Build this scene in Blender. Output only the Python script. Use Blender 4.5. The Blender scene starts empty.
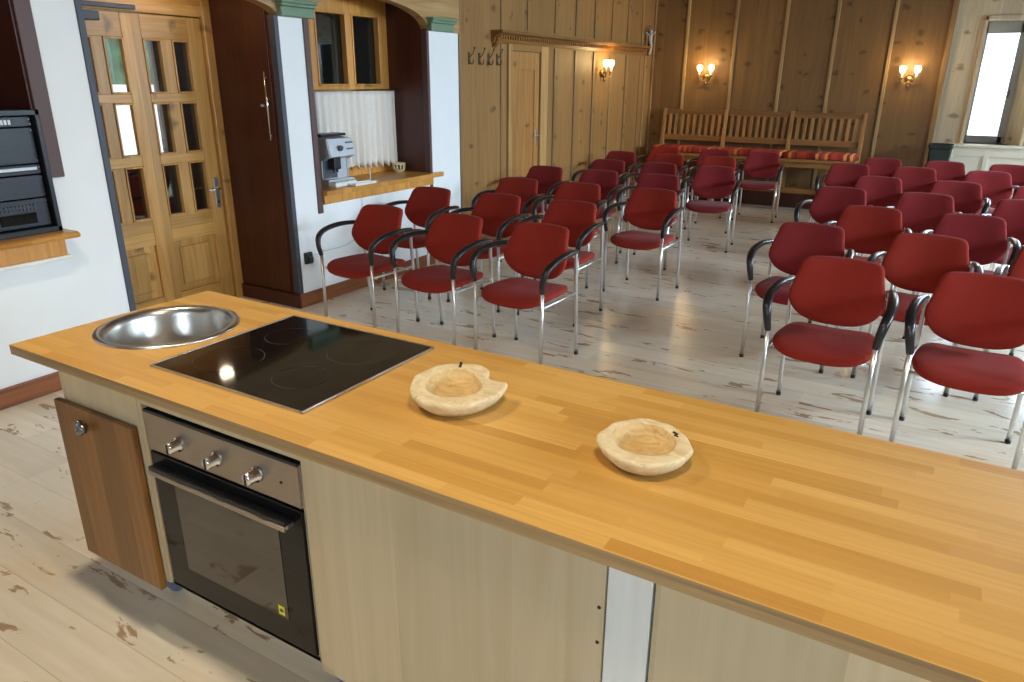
import bpy, bmesh, math, random
from mathutils import Vector, Matrix, noise as mnoise
random.seed(7)
C = bpy.context.scene.collection
PI = math.pi
V = Vector

# ------------------------------------------------------------------ materials
class NT:
    def __init__(s, name):
        s.m = bpy.data.materials.new(name); s.m.use_nodes = True
        s.t = s.m.node_tree; s.n = s.t.nodes; s.l = s.t.links
        s.b = s.n['Principled BSDF']
    def node(s, typ, ins=None, **props):
        n = s.n.new(typ)
        for k, v in props.items(): setattr(n, k, v)
        for k, v in (ins or {}).items():
            if isinstance(v, bpy.types.NodeSocket): s.l.new(v, n.inputs[k])
            else: n.inputs[k].default_value = v
        return n
    def math(s, op, a, b=0.0, c=0.0):
        return s.node('ShaderNodeMath', {0: a, 1: b, 2: c}, operation=op).outputs[0]
    def mix(s, f, a, b, mode='MIX'):
        n = s.node('ShaderNodeMix', data_type='RGBA', blend_type=mode)
        for k, v in ((0, f), (6, a), (7, b)):
            if isinstance(v, bpy.types.NodeSocket): s.l.new(v, n.inputs[k])
            else: n.inputs[k].default_value = (*v, 1) if isinstance(v, tuple) and len(v) == 3 else v
        return n.outputs[2]
    def obj(s): return s.node('ShaderNodeTexCoord').outputs['Object']
    def mapped(s, vec, sc=(1, 1, 1), loc=(0, 0, 0)):
        return s.node('ShaderNodeMapping', {'Vector': vec, 'Scale': sc, 'Location': loc}).outputs[0]
    def noise(s, vec, scale=5, detail=3, rough=.5, dist=0):
        return s.node('ShaderNodeTexNoise', {'Vector': vec, 'Scale': scale, 'Detail': detail, 'Roughness': rough, 'Distortion': dist}).outputs[0]
    def ramp(s, f, stops):
        n = s.node('ShaderNodeValToRGB', {0: f}); e = n.color_ramp.elements
        while len(e) < len(stops): e.new(.5)
        for el, (p, c) in zip(e, stops):
            el.position = p; el.color = (c, c, c, 1) if not isinstance(c, tuple) else (*c, 1)
        return n.outputs[0]
    def maprange(s, v, a, b, c=0., d=1.):
        return s.node('ShaderNodeMapRange', {0: v, 1: a, 2: b, 3: c, 4: d}).outputs[0]
    def color(s, c): s.l.new(c, s.b.inputs['Base Color'])
    def bump(s, h, strength=.2, dist=.01):
        s.l.new(s.node('ShaderNodeBump', {'Height': h, 'Strength': strength, 'Distance': dist}).outputs[0], s.b.inputs['Normal'])

def srgb(r, g, b):
    f = lambda v: ((v/255+.055)/1.055)**2.4 if v > 10 else v/255/12.92
    return (f(r), f(g), f(b))

def plain(name, col, rough=.5, metal=0, spec=None, noisy=.06, scale=30, sheen=0, emit=None, es=0, coat=0):
    t = NT(name); b = t.b
    b.inputs['Roughness'].default_value = rough; b.inputs['Metallic'].default_value = metal
    if spec is not None: b.inputs['Specular IOR Level'].default_value = spec
    if sheen: b.inputs['Sheen Weight'].default_value = sheen; b.inputs['Sheen Roughness'].default_value = .5
    if coat: b.inputs['Coat Weight'].default_value = coat; b.inputs['Coat Roughness'].default_value = .1
    n = t.noise(t.obj(), scale, 3)
    t.color(t.mix(n, tuple(c*(1-noisy) for c in col), tuple(min(1, c*(1+noisy)) for c in col)))
    if emit: b.inputs['Emission Color'].default_value = (*emit, 1); b.inputs['Emission Strength'].default_value = es
    return t.m

def wood(name, col, dark, across='Y', along='Z', board=.2, knots=.5, rough=.5, grain=1.0, contrast=.5, coat=0, knotcol=None):
    """boards running along one axis, varied per board, with grain streaks and knots"""
    t = NT(name); o = t.obj(); t.b.inputs['Roughness'].default_value = rough
    if coat: t.b.inputs['Coat Weight'].default_value = coat; t.b.inputs['Coat Roughness'].default_value = .15
    sep = t.node('ShaderNodeSeparateXYZ', {0: o}).outputs
    ax = {'X': 0, 'Y': 1, 'Z': 2}
    u, v = sep[ax[across]], sep[ax[along]]
    w = sep[({0, 1, 2} - {ax[across], ax[along]}).pop()]
    bi = t.math('FLOOR', t.math('DIVIDE', u, board))
    rnd = t.node('ShaderNodeTexWhiteNoise', {'W': bi}, noise_dimensions='1D').outputs['Value']
    vo = t.math('ADD', v, t.math('MULTIPLY', rnd, 17.3))
    gv = t.node('ShaderNodeCombineXYZ', {0: t.math('MULTIPLY', u, 22*grain), 1: t.math('MULTIPLY', vo, 1.1*grain), 2: t.math('MULTIPLY', w, 9*grain)}).outputs[0]
    g1 = t.noise(gv, 1.0, 4, .55, 1.2)
    gv2 = t.node('ShaderNodeCombineXYZ', {0: t.math('MULTIPLY', u, 90*grain), 1: t.math('MULTIPLY', vo, 2.5*grain), 2: t.math('MULTIPLY', w, 30*grain)}).outputs[0]
    g2 = t.noise(gv2, 1.0, 2, .5)
    f = t.math('ADD', t.math('MULTIPLY', g1, .75), t.math('MULTIPLY', g2, .25))
    f = t.maprange(f, .5-.28*contrast, .5+.28*contrast)
    c = t.mix(f, dark, col)
    bv = t.maprange(rnd, 0, 1, .82, 1.12)
    c = t.mix(1.0, c, t.node('ShaderNodeCombineColor', {0: bv, 1: bv, 2: bv}).outputs[0], 'MULTIPLY')
    if knots:
        kv = t.node('ShaderNodeCombineXYZ', {0: t.math('MULTIPLY', u, 2.8), 1: t.math('MULTIPLY', vo, 4.2), 2: 0.0}).outputs[0]
        kv = t.node('ShaderNodeVectorMath', {0: kv, 1: t.node('ShaderNodeVectorMath', {0: t.node('ShaderNodeTexNoise', {'Vector': kv, 'Scale': 2.5}).outputs[1], 3: .45}, operation='SCALE').outputs[0]}, operation='ADD').outputs[0]
        vn = t.node('ShaderNodeTexVoronoi', {'Vector': kv, 'Scale': 1.0, 'Randomness': 1.0}, voronoi_dimensions='2D')
        on = t.math('GREATER_THAN', t.node('ShaderNodeSeparateColor', {0: vn.outputs['Color']}).outputs[0], 1-knots)
        k = t.math('MULTIPLY', t.maprange(vn.outputs['Distance'], .17, .04), on)
        c = t.mix(t.math('MULTIPLY', k, .7), c, knotcol or tuple(x*.25 for x in dark))
    t.color(c)
    t.bump(g2, .06)
    return t.m

def staves(name, c1, c2, c3, w=.037, ln=.36, rough=.38):
    """butcher block: staves along X with random joints"""
    t = NT(name); o = t.obj(); t.b.inputs['Roughness'].default_value = rough
    sep = t.node('ShaderNodeSeparateXYZ', {0: o}).outputs
    row = t.math('FLOOR', t.math('DIVIDE', sep[1], w))
    r = t.node('ShaderNodeTexWhiteNoise', {'W': row}, noise_dimensions='1D').outputs['Value']
    col = t.math('FLOOR', t.math('DIVIDE', t.math('ADD', sep[0], t.math('MULTIPLY', r, 3.1)), ln))
    cell = t.node('ShaderNodeCombineXYZ', {0: col, 1: row}).outputs[0]
    h = t.node('ShaderNodeTexWhiteNoise', {'Vector': cell}, noise_dimensions='2D').outputs['Value']
    h2 = t.node('ShaderNodeTexWhiteNoise', {'Vector': t.mapped(cell, (1, 1, 1), (31, 7, 0))}, noise_dimensions='2D').outputs['Value']
    c = t.mix(t.math('POWER', h, .8), c2, c1)
    c = t.mix(t.math('MULTIPLY', t.math('GREATER_THAN', h2, .90), .4), c, c3)
    gv = t.node('ShaderNodeCombineXYZ', {0: t.math('ADD', t.math('MULTIPLY', sep[0], 3), t.math('MULTIPLY', h, 50)), 1: t.math('MULTIPLY', sep[1], 110), 2: t.math('MULTIPLY', sep[2], 110)}).outputs[0]
    g = t.noise(gv, 1, 4, .6)
    c = t.mix(t.maprange(g, .35, .75, 0., .28), c, tuple(x*.55 for x in c2))
    t.color(c); t.bump(g, .04)
    t.b.inputs['Coat Weight'].default_value = .06; t.b.inputs['Coat Roughness'].default_value = .3; t.b.inputs['Specular IOR Level'].default_value = .4
    return t.m

def floor_mat():
    t = NT('whitewashed_plank_floor'); o = t.obj()
    sep = t.node('ShaderNodeSeparateXYZ', {0: o}).outputs
    row = t.math('FLOOR', t.math('DIVIDE', sep[1], .19))
    r = t.node('ShaderNodeTexWhiteNoise', {'W': row}, noise_dimensions='1D').outputs['Value']
    xs = t.math('ADD', sep[0], t.math('MULTIPLY', r, 5.7))
    col = t.math('FLOOR', t.math('DIVIDE', xs, 1.3))
    h = t.node('ShaderNodeTexWhiteNoise', {'Vector': t.node('ShaderNodeCombineXYZ', {0: col, 1: row}).outputs[0]}, noise_dimensions='2D').outputs['Value']
    gv = t.node('ShaderNodeCombineXYZ', {0: t.math('MULTIPLY', xs, 2.0), 1: t.math('MULTIPLY', sep[1], 26)}).outputs[0]
    g = t.noise(gv, 1, 4, .6)
    c = t.mix(g, srgb(214, 200, 174), srgb(244, 236, 218))
    bv = t.maprange(h, 0, 1, .9, 1.06)
    c = t.mix(1.0, c, t.node('ShaderNodeCombineColor', {0: bv, 1: bv, 2: bv}).outputs[0], 'MULTIPLY')
    pv = t.node('ShaderNodeCombineXYZ', {0: t.math('MULTIPLY', xs, 3.6), 1: t.math('MULTIPLY', sep[1], 11), 2: t.math('MULTIPLY', h, 9)}).outputs[0]
    p = t.noise(pv, 1, 5, .62, .5)
    k = t.maprange(p, .60, .63)
    c = t.mix(t.math('MULTIPLY', k, .8), c, srgb(150, 116, 74))
    p2 = t.noise(t.mapped(o, (1.6, 2.2, 1)), 1, 3)
    c = t.mix(t.maprange(p2, .5, .75, 0., .35), c, srgb(214, 178, 120))
    ey = t.math('ABSOLUTE', t.math('SUBTRACT', t.math('FRACT', t.math('DIVIDE', sep[1], .19)), .5))
    c = t.mix(t.maprange(ey, .488, .497, 0., .35), c, srgb(120, 96, 66))
    t.color(c); t.b.inputs['Roughness'].default_value = .24
    t.bump(g, .05)
    return t.m

def stripes_mat():
    t = NT('striped_cushion_cloth'); o = t.obj()
    x = t.node('ShaderNodeSeparateXYZ', {0: o}).outputs[0]
    w = t.node('ShaderNodeTexWhiteNoise', {'W': t.math('FLOOR', t.math('MULTIPLY', x, 26))}, noise_dimensions='1D').outputs['Value']
    n = t.node('ShaderNodeValToRGB', {0: w}); n.color_ramp.interpolation = 'CONSTANT'
    e = n.color_ramp.elements; 
    while len(e) < 5: e.new(.5)
    for el, (p, c) in zip(e, ((0, srgb(150, 36, 26)), (.45, srgb(176, 62, 34)), (.68, srgb(120, 26, 22)), (.82, srgb(210, 140, 74)), (.93, srgb(196, 96, 48)))):
        el.position = p; el.color = (*c, 1)
    t.color(n.outputs[0]); t.b.inputs['Roughness'].default_value = .9
    return t.m

def glass_mat(name, tint=(1, 1, 1), refl=.12):
    t = NT(name); t.n.remove(t.b)
    tr = t.node('ShaderNodeBsdfTransparent', {0: (*tint, 1)}); gl = t.node('ShaderNodeBsdfGlossy', {'Roughness': .02})
    fr = t.node('ShaderNodeFresnel', {0: 1.5})
    f = t.math('ADD', fr.outputs[0], refl-.04)
    mx = t.node('ShaderNodeMixShader', {0: f, 1: tr.outputs[0], 2: gl.outputs[0]})
    t.l.new(mx.outputs[0], t.n['Material Output'].inputs[0])
    return t.m

def brushed(name, col, rough=.28):
    t = NT(name); o = t.obj()
    g = t.noise(t.mapped(o, (2, 2, 160)), 1, 3)
    t.color(t.mix(g, tuple(c*.85 for c in col), col)); t.b.inputs['Metallic'].default_value = 1
    t.b.inputs['Roughness'].default_value = rough
    return t.m

def foliage_mat():
    t = NT('hillside_green'); o = t.obj()
    n = t.noise(o, 1.3, 5, .65)
    t.color(t.ramp(n, [(.3, srgb(26, 46, 30)), (.55, srgb(64, 96, 66)), (.75, srgb(120, 148, 112))])); t.b.inputs['Roughness'].default_value = .9
    return t.m

def mottled(name, c1, c2):
    t = NT(name); o = t.obj(); n = t.noise(t.mapped(o, (14, 30, 40)), 1, 5, .65, 1.5)
    c = t.mix(t.maprange(n, .35, .65), c1, c2); n2 = t.noise(o, 40, 3)
    c = t.mix(t.maprange(n2, .64, .72, 0, .5), c, tuple(x*.5 for x in c2)); t.color(c)
    t.b.inputs['Roughness'].default_value = .7; t.bump(n, .15); return t.m

M = {}
M['plaster'] = plain('white_plaster', srgb(236, 238, 238), .9, noisy=.03, scale=6)
M['floor'] = floor_mat()
M['pine_left'] = wood('knotty_pine_left', srgb(164, 122, 68), srgb(132, 92, 46), 'Y', 'Z', .27, .45, .55, contrast=.9)
M['pine_frame'] = wood('pine_door_frame', srgb(192, 150, 92), srgb(164, 122, 70), 'Y', 'Z', .3, 0, .5)
M['pine_door'] = wood('pine_door_leaf', srgb(180, 130, 70), srgb(150, 102, 50), 'Y', 'Z', .3, .15, .5)
M['cornice'] = wood('golden_cornice', srgb(142, 98, 46), srgb(106, 68, 30), 'Z', 'Y', .3, 0, .45)
M['pine_far'] = wood('knotty_pine_far', srgb(138, 104, 58), srgb(110, 78, 42), 'X', 'Z', .335, .6, .5, contrast=.9)
M['pine_pale'] = wood('knotty_pine_pale', srgb(222, 208, 178), srgb(190, 172, 138), 'X', 'Z', .2, .5, .6, contrast=.9, knotcol=srgb(104, 84, 60))
M['pine_header'] = wood('pine_header', srgb(190, 154, 102), srgb(150, 112, 66), 'Z', 'Y', .4, .1, .5)
M['batten'] = wood('batten_pine', srgb(176, 146, 98), srgb(146, 116, 72), 'X', 'Z', .3, 0, .4)
M['batten_left'] = wood('batten_dark', srgb(156, 122, 76), srgb(122, 92, 52), 'Y', 'Z', .3, 0, .45)
M['ceiling'] = wood('ceiling_boards', srgb(150, 112, 68), srgb(110, 78, 42), 'X', 'Y', .2, .3, .6)
M['skirt'] = wood('brown_skirting', srgb(142, 82, 38), srgb(110, 58, 26), 'Z', 'Y', .5, 0, .4)
M['darkpanel'] = wood('dark_red_brown_wood', srgb(84, 36, 20), srgb(58, 22, 12), 'X', 'Z', .5, 0, .35, contrast=.8)
M['slate'] = plain('slate_trim', srgb(66, 70, 82), .5)
M['mauve'] = plain('mauve_brown_trim', srgb(84, 58, 54), .5)
M['door'] = wood('honey_pine_door', srgb(206, 158, 88), srgb(178, 128, 62), 'Y', 'Z', .16, .35, .38)
M['doorh'] = wood('honey_pine_rail', srgb(206, 158, 88), srgb(178, 128, 62), 'Z', 'Y', .16, .3, .38)
M['winwood'] = wood('orange_pine_window', srgb(222, 162, 82), srgb(198, 132, 58), 'Y', 'Z', .2, .1, .35)
M['ledge'] = staves('honey_ledge', srgb(214, 156, 78), srgb(190, 130, 58), srgb(176, 116, 50), .09, .9, .3)
M['darkglass'] = plain('dark_room_glass', srgb(20, 22, 18), .03, spec=.9, noisy=0)  # opaque pane; the unlit room behind is put into its dark colour
M['glass'] = glass_mat('window_glass')
M['green'] = plain('green_capital', srgb(112, 138, 112), .6, noisy=.12, scale=14)
M['iron'] = plain('dark_iron', srgb(66, 50, 36), .45, .3)
M['top'] = staves('beech_worktop', srgb(216, 170, 94), srgb(195, 145, 68), srgb(174, 121, 54))
M['topedge'] = wood('worktop_edge', srgb(168, 136, 92), srgb(136, 106, 68), 'Z', 'X', .012, 0, .5)
M['maple'] = wood('maple_panel', srgb(214, 194, 158), srgb(192, 168, 128), 'X', 'Z', .3, .12, .5, grain=.6, contrast=.9)
M['maplewhite'] = wood('pale_filler', srgb(240, 240, 234), srgb(226, 224, 216), 'X', 'Z', .3, 0, .5, contrast=.9)
M['cabdoor'] = wood('alder_door', srgb(146, 100, 48), srgb(126, 82, 38), 'X', 'Z', .12, .05, .4)
M['steel'] = brushed('brushed_steel', (.62, .6, .57))
M['panelsteel'] = brushed('oven_fascia_steel', (.46, .40, .34), .38)
M['chrome'] = plain('chrome', (.78, .79, .8), .14, 1, noisy=.02)
M['alu'] = plain('satin_chrome_tube', (.72, .73, .74), .28, 1, noisy=.02)
M['black'] = plain('black_plastic', (.012, .012, .013), .35)
M['blackgloss'] = plain('black_gloss', (.006, .006, .006), .05, spec=.22, noisy=0)
M['ovenglass'] = plain('oven_window_glass', (.05, .042, .032), .05, spec=1.0, noisy=0, metal=.25)
M['zone'] = plain('cooking_zone_print', (.011, .011, .010), .15, noisy=0)
M['dullchrome'] = plain('dull_chrome', (.25, .26, .28), .25, 1)
M['castor'] = plain('castor_grey_blue', srgb(96, 112, 150), .3, .2)
M['yellow'] = plain('yellow_sticker', srgb(226, 212, 30), .6)
M['bowl'] = mottled('pale_root_wood', srgb(226, 208, 168), srgb(204, 178, 132))
M['bowlin'] = mottled('bowl_hollow', srgb(216, 188, 134), srgb(194, 156, 94))
M['crack'] = plain('dark_crack', srgb(52, 36, 22), .8)
M['fabric'] = plain('red_wool_fabric', srgb(138, 40, 29), .9, spec=.2, noisy=.12, scale=260, sheen=.04)
M['burgundy'] = plain('burgundy_wool_fabric', srgb(124, 36, 38), .9, spec=.2, noisy=.12, scale=260, sheen=.06)
M['armblack'] = plain('black_arm_pad', (.012, .012, .014), .3)
M['rackblack'] = plain('rack_black', srgb(14, 18, 24), .4)
M['rackface'] = wood('rack_front', srgb(24, 33, 46), srgb(10, 14, 22), 'Z', 'Y', .3, 0, .4, grain=2)
M['led'] = plain('white_print', srgb(214, 220, 224), .5)
M['silver'] = plain('silver_plastic', srgb(196, 202, 208), .3, .2)
M['darkgrey'] = plain('grey_plastic', srgb(70, 76, 84), .4)
M['white'] = plain('white_plastic', srgb(232, 230, 222), .5)
M['cream'] = plain('cream_wainscot', srgb(236, 230, 212), .5, noisy=.02)
M['greyframe'] = plain('grey_window_frame', srgb(168, 168, 168), .5)
M['lace'] = plain('white_lace_cotton', srgb(232, 224, 214), .9, noisy=.08, scale=60)
M['brass'] = plain('antique_brass', (.35, .22, .09), .35, 1)
M['shade'] = plain('glowing_shade', (.95, .85, .65), .5, emit=(1., .70, .30), es=11)
M['bench'] = wood('bench_pine', srgb(158, 112, 60), srgb(124, 84, 42), 'Z', 'X', .3, .1, .45)
M['benchv'] = wood('bench_slat_pine', srgb(184, 136, 80), srgb(146, 102, 54), 'X', 'Z', .1, 0, .45)
M['stripes'] = stripes_mat()
M['bin'] = plain('dark_green_plastic', srgb(30, 42, 34), .6)
M['silverfig'] = plain('pale_metal_figure', (.42, .40, .35), .55, .1)
M['wicker'] = plain('cream_wicker', srgb(216, 196, 156), .8, noisy=.2, scale=80)
M['hill'] = foliage_mat()
M['snow'] = plain('white_render', srgb(235, 238, 240), .9)
M['bulb'] = plain('lamp_diffuser', (1, .9, .7), .5, emit=(1, .78, .5), es=6)
M['outlet'] = plain('black_socket', (.015, .015, .016), .4)

# ------------------------------------------------------------------ mesh kit
class MB:
    def __init__(s): s.bm = bmesh.new(); s.mats = []
    def mi(s, m):
        if m not in s.mats: s.mats.append(m)
        return s.mats.index(m)
    def _set(s, faces, m, smooth=False):
        i = s.mi(m)
        for f in faces: f.material_index = i; f.smooth = smooth
    def box(s, a, b, m, bev=0.0, rot=None, piv=None):
        a, b = V(a), V(b)
        r = bmesh.ops.create_cube(s.bm, size=1)
        vs = r['verts']; d = b-a; c = (a+b)/2
        for v in vs: v.co = V((v.co.x*d.x, v.co.y*d.y, v.co.z*d.z))+c
        fs = list({f for v in vs for f in v.link_faces}); s._set(fs, m)
        if bev:
            es = list({e for v in vs for e in v.link_edges})
            bev = min(bev, .45*min(abs(d.x), abs(d.y), abs(d.z)))
            rr = bmesh.ops.bevel(s.bm, geom=es, offset=bev, segments=2, affect='EDGES', profile=.5)
            vs = list({v for f in rr['faces'] for v in f.verts} | {v for v in vs if v.is_valid})
            s._set([f for f in {f for v in vs for f in v.link_faces}], m)
        if rot is not None:
            p = V(piv) if piv is not None else c
            for v in vs: v.co = rot @ (v.co-p) + p
        return vs
    def tube(s, pts, r, m, seg=10, smooth_path=0, cap=True):
        pts = [V(p) for p in pts]
        if smooth_path: pts = catmull(pts, smooth_path)
        rs = r if isinstance(r, (list, tuple)) else None
        n = len(pts); rings = []
        t = (pts[1]-pts[0]).normalized()
        up = V((0, 0, 1)) if abs(t.z) < .9 else V((1, 0, 0))
        nrm = (up - t*up.dot(t)).normalized()
        for i, p in enumerate(pts):
            t = (pts[min(i+1, n-1)]-pts[max(i-1, 0)]).normalized()
            nrm = (nrm - t*nrm.dot(t)).normalized(); bn = t.cross(nrm)
            rad = r if rs is None else rs[0]+(rs[1]-rs[0])*i/(n-1)
            rings.append([s.bm.verts.new(p+(nrm*math.cos(2*PI*k/seg)+bn*math.sin(2*PI*k/seg))*rad) for k in range(seg)])
        fs = []
        for a, b in zip(rings, rings[1:]):
            for k in range(seg): fs.append(s.bm.faces.new((a[k], a[(k+1) % seg], b[(k+1) % seg], b[k])))
        s._set(fs, m, True)
        if cap: s._set([s.bm.faces.new(rings[0][::-1]), s.bm.faces.new(rings[-1])], m)
        return rings
    def lathe(s, prof, m, seg=32, o=(0, 0, 0), mat=None, smooth=True, close=False):
        """prof list of (r,z)"""
        o = V(o); rings = []
        for r, z in prof:
            ring = []
            for k in range(seg):
                p = V((r*math.cos(2*PI*k/seg), r*math.sin(2*PI*k/seg), z))
                if mat is not None: p = mat @ p
                ring.append(s.bm.verts.new(p+o))
            rings.append(ring)
        fs = []
        for a, b in zip(rings, rings[1:]):
            for k in range(seg): fs.append(s.bm.faces.new((a[k], a[(k+1) % seg], b[(k+1) % seg], b[k])))
        s._set(fs, m, smooth)
        caps = []
        if close: return rings
        if prof[0][0] > 1e-5: caps.append(s.bm.faces.new(rings[0][::-1]))
        if prof[-1][0] > 1e-5: caps.append(s.bm.faces.new(rings[-1]))
        s._set(caps, m)
        return rings
    def prism(s, poly, axis, a, b, m):
        """poly of 2D points extruded along axis from a to b"""
        def P(u, v, w): return {'X': V((w, u, v)), 'Y': V((u, w, v)), 'Z': V((u, v, w))}[axis]
        r0 = [s.bm.verts.new(P(u, v, a)) for u, v in poly]; r1 = [s.bm.verts.new(P(u, v, b)) for u, v in poly]
        n = len(poly); fs = [s.bm.faces.new(r0[::-1]), s.bm.faces.new(r1)]
        for k in range(n): fs.append(s.bm.faces.new((r0[k], r0[(k+1) % n], r1[(k+1) % n], r1[k])))
        s._set(fs, m)
    def loft(s, rings, m, smooth=True, caps=(True, True)):
        rv = [[s.bm.verts.new(V(p)) for p in r] for r in rings]; n = len(rv[0]); fs = []
        for a, b in zip(rv, rv[1:]):
            for k in range(n): fs.append(s.bm.faces.new((a[k], a[(k+1) % n], b[(k+1) % n], b[k])))
        if caps[0]: fs.append(s.bm.faces.new(rv[0][::-1]))
        if caps[1]: fs.append(s.bm.faces.new(rv[-1]))
        s._set(fs, m, smooth)
        return rv
    def grid(s, fn, nu, nv, m, smooth=True):
        g = [[s.bm.verts.new(V(fn(i/nu, j/nv))) for j in range(nv+1)] for i in range(nu+1)]
        fs = [s.bm.faces.new((g[i][j], g[i+1][j], g[i+1][j+1], g[i][j+1])) for i in range(nu) for j in range(nv)]
        s._set(fs, m, smooth)
    def build(s, name, parent=None, label=None):
        bmesh.ops.recalc_face_normals(s.bm, faces=s.bm.faces)
        me = bpy.data.meshes.new(name); s.bm.to_mesh(me); s.bm.free()
        for m in s.mats: me.materials.append(m)
        o = bpy.data.objects.new(name, me); C.objects.link(o)
        if parent: o.parent = parent
        if label: o['label'] = label
        return o

def catmull(pts, k, closed=False):
    out = []; n = len(pts)
    for i in range(n if closed else n-1):
        g = (lambda j: pts[j % n]) if closed else (lambda j: pts[max(0, min(n-1, j))])
        p0, p1, p2, p3 = g(i-1), g(i), g(i+1), g(i+2)
        for q in range(k):
            t = q/k
            out.append(.5*((2*p1)+(p2-p0)*t+(2*p0-5*p1+4*p2-p3)*t*t+(3*p1-p0-3*p2+p3)*t**3))
    if not closed: out.append(pts[-1])
    return out

def thing(name, label, cat, loc=(0, 0, 0), rz=0, group=None):
    o = bpy.data.objects.new(name, None); C.objects.link(o); o.empty_display_size = .1
    o.location = loc; o.rotation_euler = (0, 0, rz)
    return tag(o, label, cat, group)
def tag(o, label, cat, group=None):
    o['label'] = label; o['category'] = cat
    if group: o['group'] = group
    return o
def struct(o):
    o['kind'] = 'structure'; return o
def holder(name, loc=(0, 0, 0)):
    o = bpy.data.objects.new(name, None); C.objects.link(o); o.location = loc; return struct(o)
def copy_tree(o, parent=None):
    c = o.copy(); C.objects.link(c)
    if parent: c.parent = parent
    for ch in list(o.children): copy_tree(ch, c)
    return c

# ------------------------------------------------------------------ room shell
XL, XR, YF, YB, ZC = -4.19, 3.4, 11.2, -3.0, 2.95
b = MB(); b.box((-5.2, YB-.2, -.1), (XR+.2, YF+1.2, 0), M['floor']); struct(b.build('floor'))
b = MB(); b.box((-5.2, YB-.2, ZC), (XR+.2, YF+1.2, ZC+.1), M['ceiling'])
for x in (-3, -1, 1, 3): b.box((x-.08, YB, ZC-.14), (x+.08, YF, ZC), M['ceiling'])
struct(b.build('ceiling'))

RX = -4.88          # back of the door recess and its door face
NX = -4.66          # back of the niche
P = M['plaster']
class WB:
    def box(s, a, e, m):
        q = MB(); q.box(a, e, m); struct(q.build('wall_left'))
b = WB()
b.box((-5.2, YB, 0), (XL, .9, ZC), P)                      # plain wall
b.box((-5.2, .9, 0), (XL, 2.15, .84), P); b.box((-5.2, .9, 2.5), (XL, 2.15, ZC), P); b.box((-5.2, .9, .84), (-4.75, 2.15, 2.5), P)
b.box((-5.2, 2.15, 0), (XL, 2.45, ZC), P)
b.box((-5.2, 2.45, 2.16), (RX-.06, 3.85, 2.42), P)             # above the door
b.box((-5.2, 3.85, 0), (-4.262, 4.12, 2.42), P); b.box((-4.262, 3.85, 0), (XL, 4.12, 2.10), P)                 # pillar
b.box((-5.2, 4.12, 0), (XL, 5.57, .76), P)                 # below the hatch
b.box((-5.2, 4.12, .76), (NX-.05, 5.57, 2.42), P)
b.box((-5.2, 5.57, 0), (-4.262, 6.04, 2.42), P); b.box((-4.262, 5.57, 0), (XL, 6.04, 2.10), P)                 # pillar

# dim entrance hall behind the glazed door, with its own window to the outside
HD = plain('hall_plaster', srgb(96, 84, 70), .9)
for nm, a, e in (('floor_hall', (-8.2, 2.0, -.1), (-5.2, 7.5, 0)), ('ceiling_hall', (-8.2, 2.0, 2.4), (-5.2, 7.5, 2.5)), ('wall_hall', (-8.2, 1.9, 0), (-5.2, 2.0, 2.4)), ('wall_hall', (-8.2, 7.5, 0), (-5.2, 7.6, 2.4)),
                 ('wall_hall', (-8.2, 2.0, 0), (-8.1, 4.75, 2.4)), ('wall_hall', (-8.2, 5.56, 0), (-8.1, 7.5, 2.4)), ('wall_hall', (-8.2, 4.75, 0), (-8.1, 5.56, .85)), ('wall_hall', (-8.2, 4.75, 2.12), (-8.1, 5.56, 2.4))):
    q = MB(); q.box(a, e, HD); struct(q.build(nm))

# wooden header with two arches (solid down to the arch line)
def arch_z(y):
    for c, h, sp, r in ((3.15, .70, 2.10, .125), (4.845, .725, 2.10, .205)):
        if abs(y-c) < h: return sp+r*math.sqrt(max(0, 1-((y-c)/h)**2))
    return 2.10
ys = []
y = 2.25
while y < 6.04: ys.append(y); y += .03
ys += [2.45, 3.85, 4.12, 5.57, 6.04]; ys = sorted(set(round(v, 3) for v in ys))
b = MB()
for x0, x1 in ((-4.17, -4.26),):
    rf = []
    for y in ys:
        z = arch_z(y if y not in (2.45, 3.85, 4.12, 5.57) else y)
        rf.append([b.bm.verts.new((x0, y, z)), b.bm.verts.new((x0, y, ZC)), b.bm.verts.new((x1, y, ZC)), b.bm.verts.new((x1, y, z))])
    fs = []
    for p, q in zip(rf, rf[1:]):
        for k in range(4): fs.append(b.bm.faces.new((p[k], p[(k+1) % 4], q[(k+1) % 4], q[k])))
    fs += [b.bm.faces.new(rf[0]), b.bm.faces.new(rf[-1][::-1])]
    b._set(fs, M['pine_header'])
b.box((-5.2, 2.25, 2.42), (-4.26, 6.04, ZC), M['pine_header'])
struct(b.build('wall_left_header'))

# knotty pine panelling on the far stretch of that side
b = MB(); b.box((-5.2, 6.04, 0), (XL, YF+.1, ZC), M['pine_left'])
for y in (6.06, 6.81, 7.36, 8.0, 8.54, 9.08, 9.62, 10.16, 10.7): 
    if 6.9 < y < 7.9: b.box((XL, y-.018, 2.2), (XL+.014, y+.018, ZC), M['batten_left'], .004)
    elif y > 7.9: 
        b.box((XL, y-.02, 0), (XL+.016, y+.02, 2.04), M['batten_left'], .004); b.box((XL, y-.02, 2.2), (XL+.016, y+.02, ZC), M['batten_left'], .004)
    else: b.box((XL, y-.018, 0), (XL+.014, y+.018, ZC), M['batten_left'], .004)
struct(b.build('wall_left_panelled'))

# far wall
b = MB(); XW = -.28
b.box((-4.19, YF, 0), (XW, YF+.3, ZC), M['pine_far'])
for x in (-3.67, -2.97, -2.29, -1.64, -.95):
    b.box((x-.022, YF-.022, 0), (x+.022, YF, ZC), M['batten'], .006)
b.box((XW-.05, YF-.02, 0), (XW+.015, YF+.02, ZC), M['batten_left'], .005)
b.box((XL, YF-.035, 0), (XL+.035, YF, ZC), M['batten_left'], .01)
struct(b.build('wall_far'))
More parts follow.
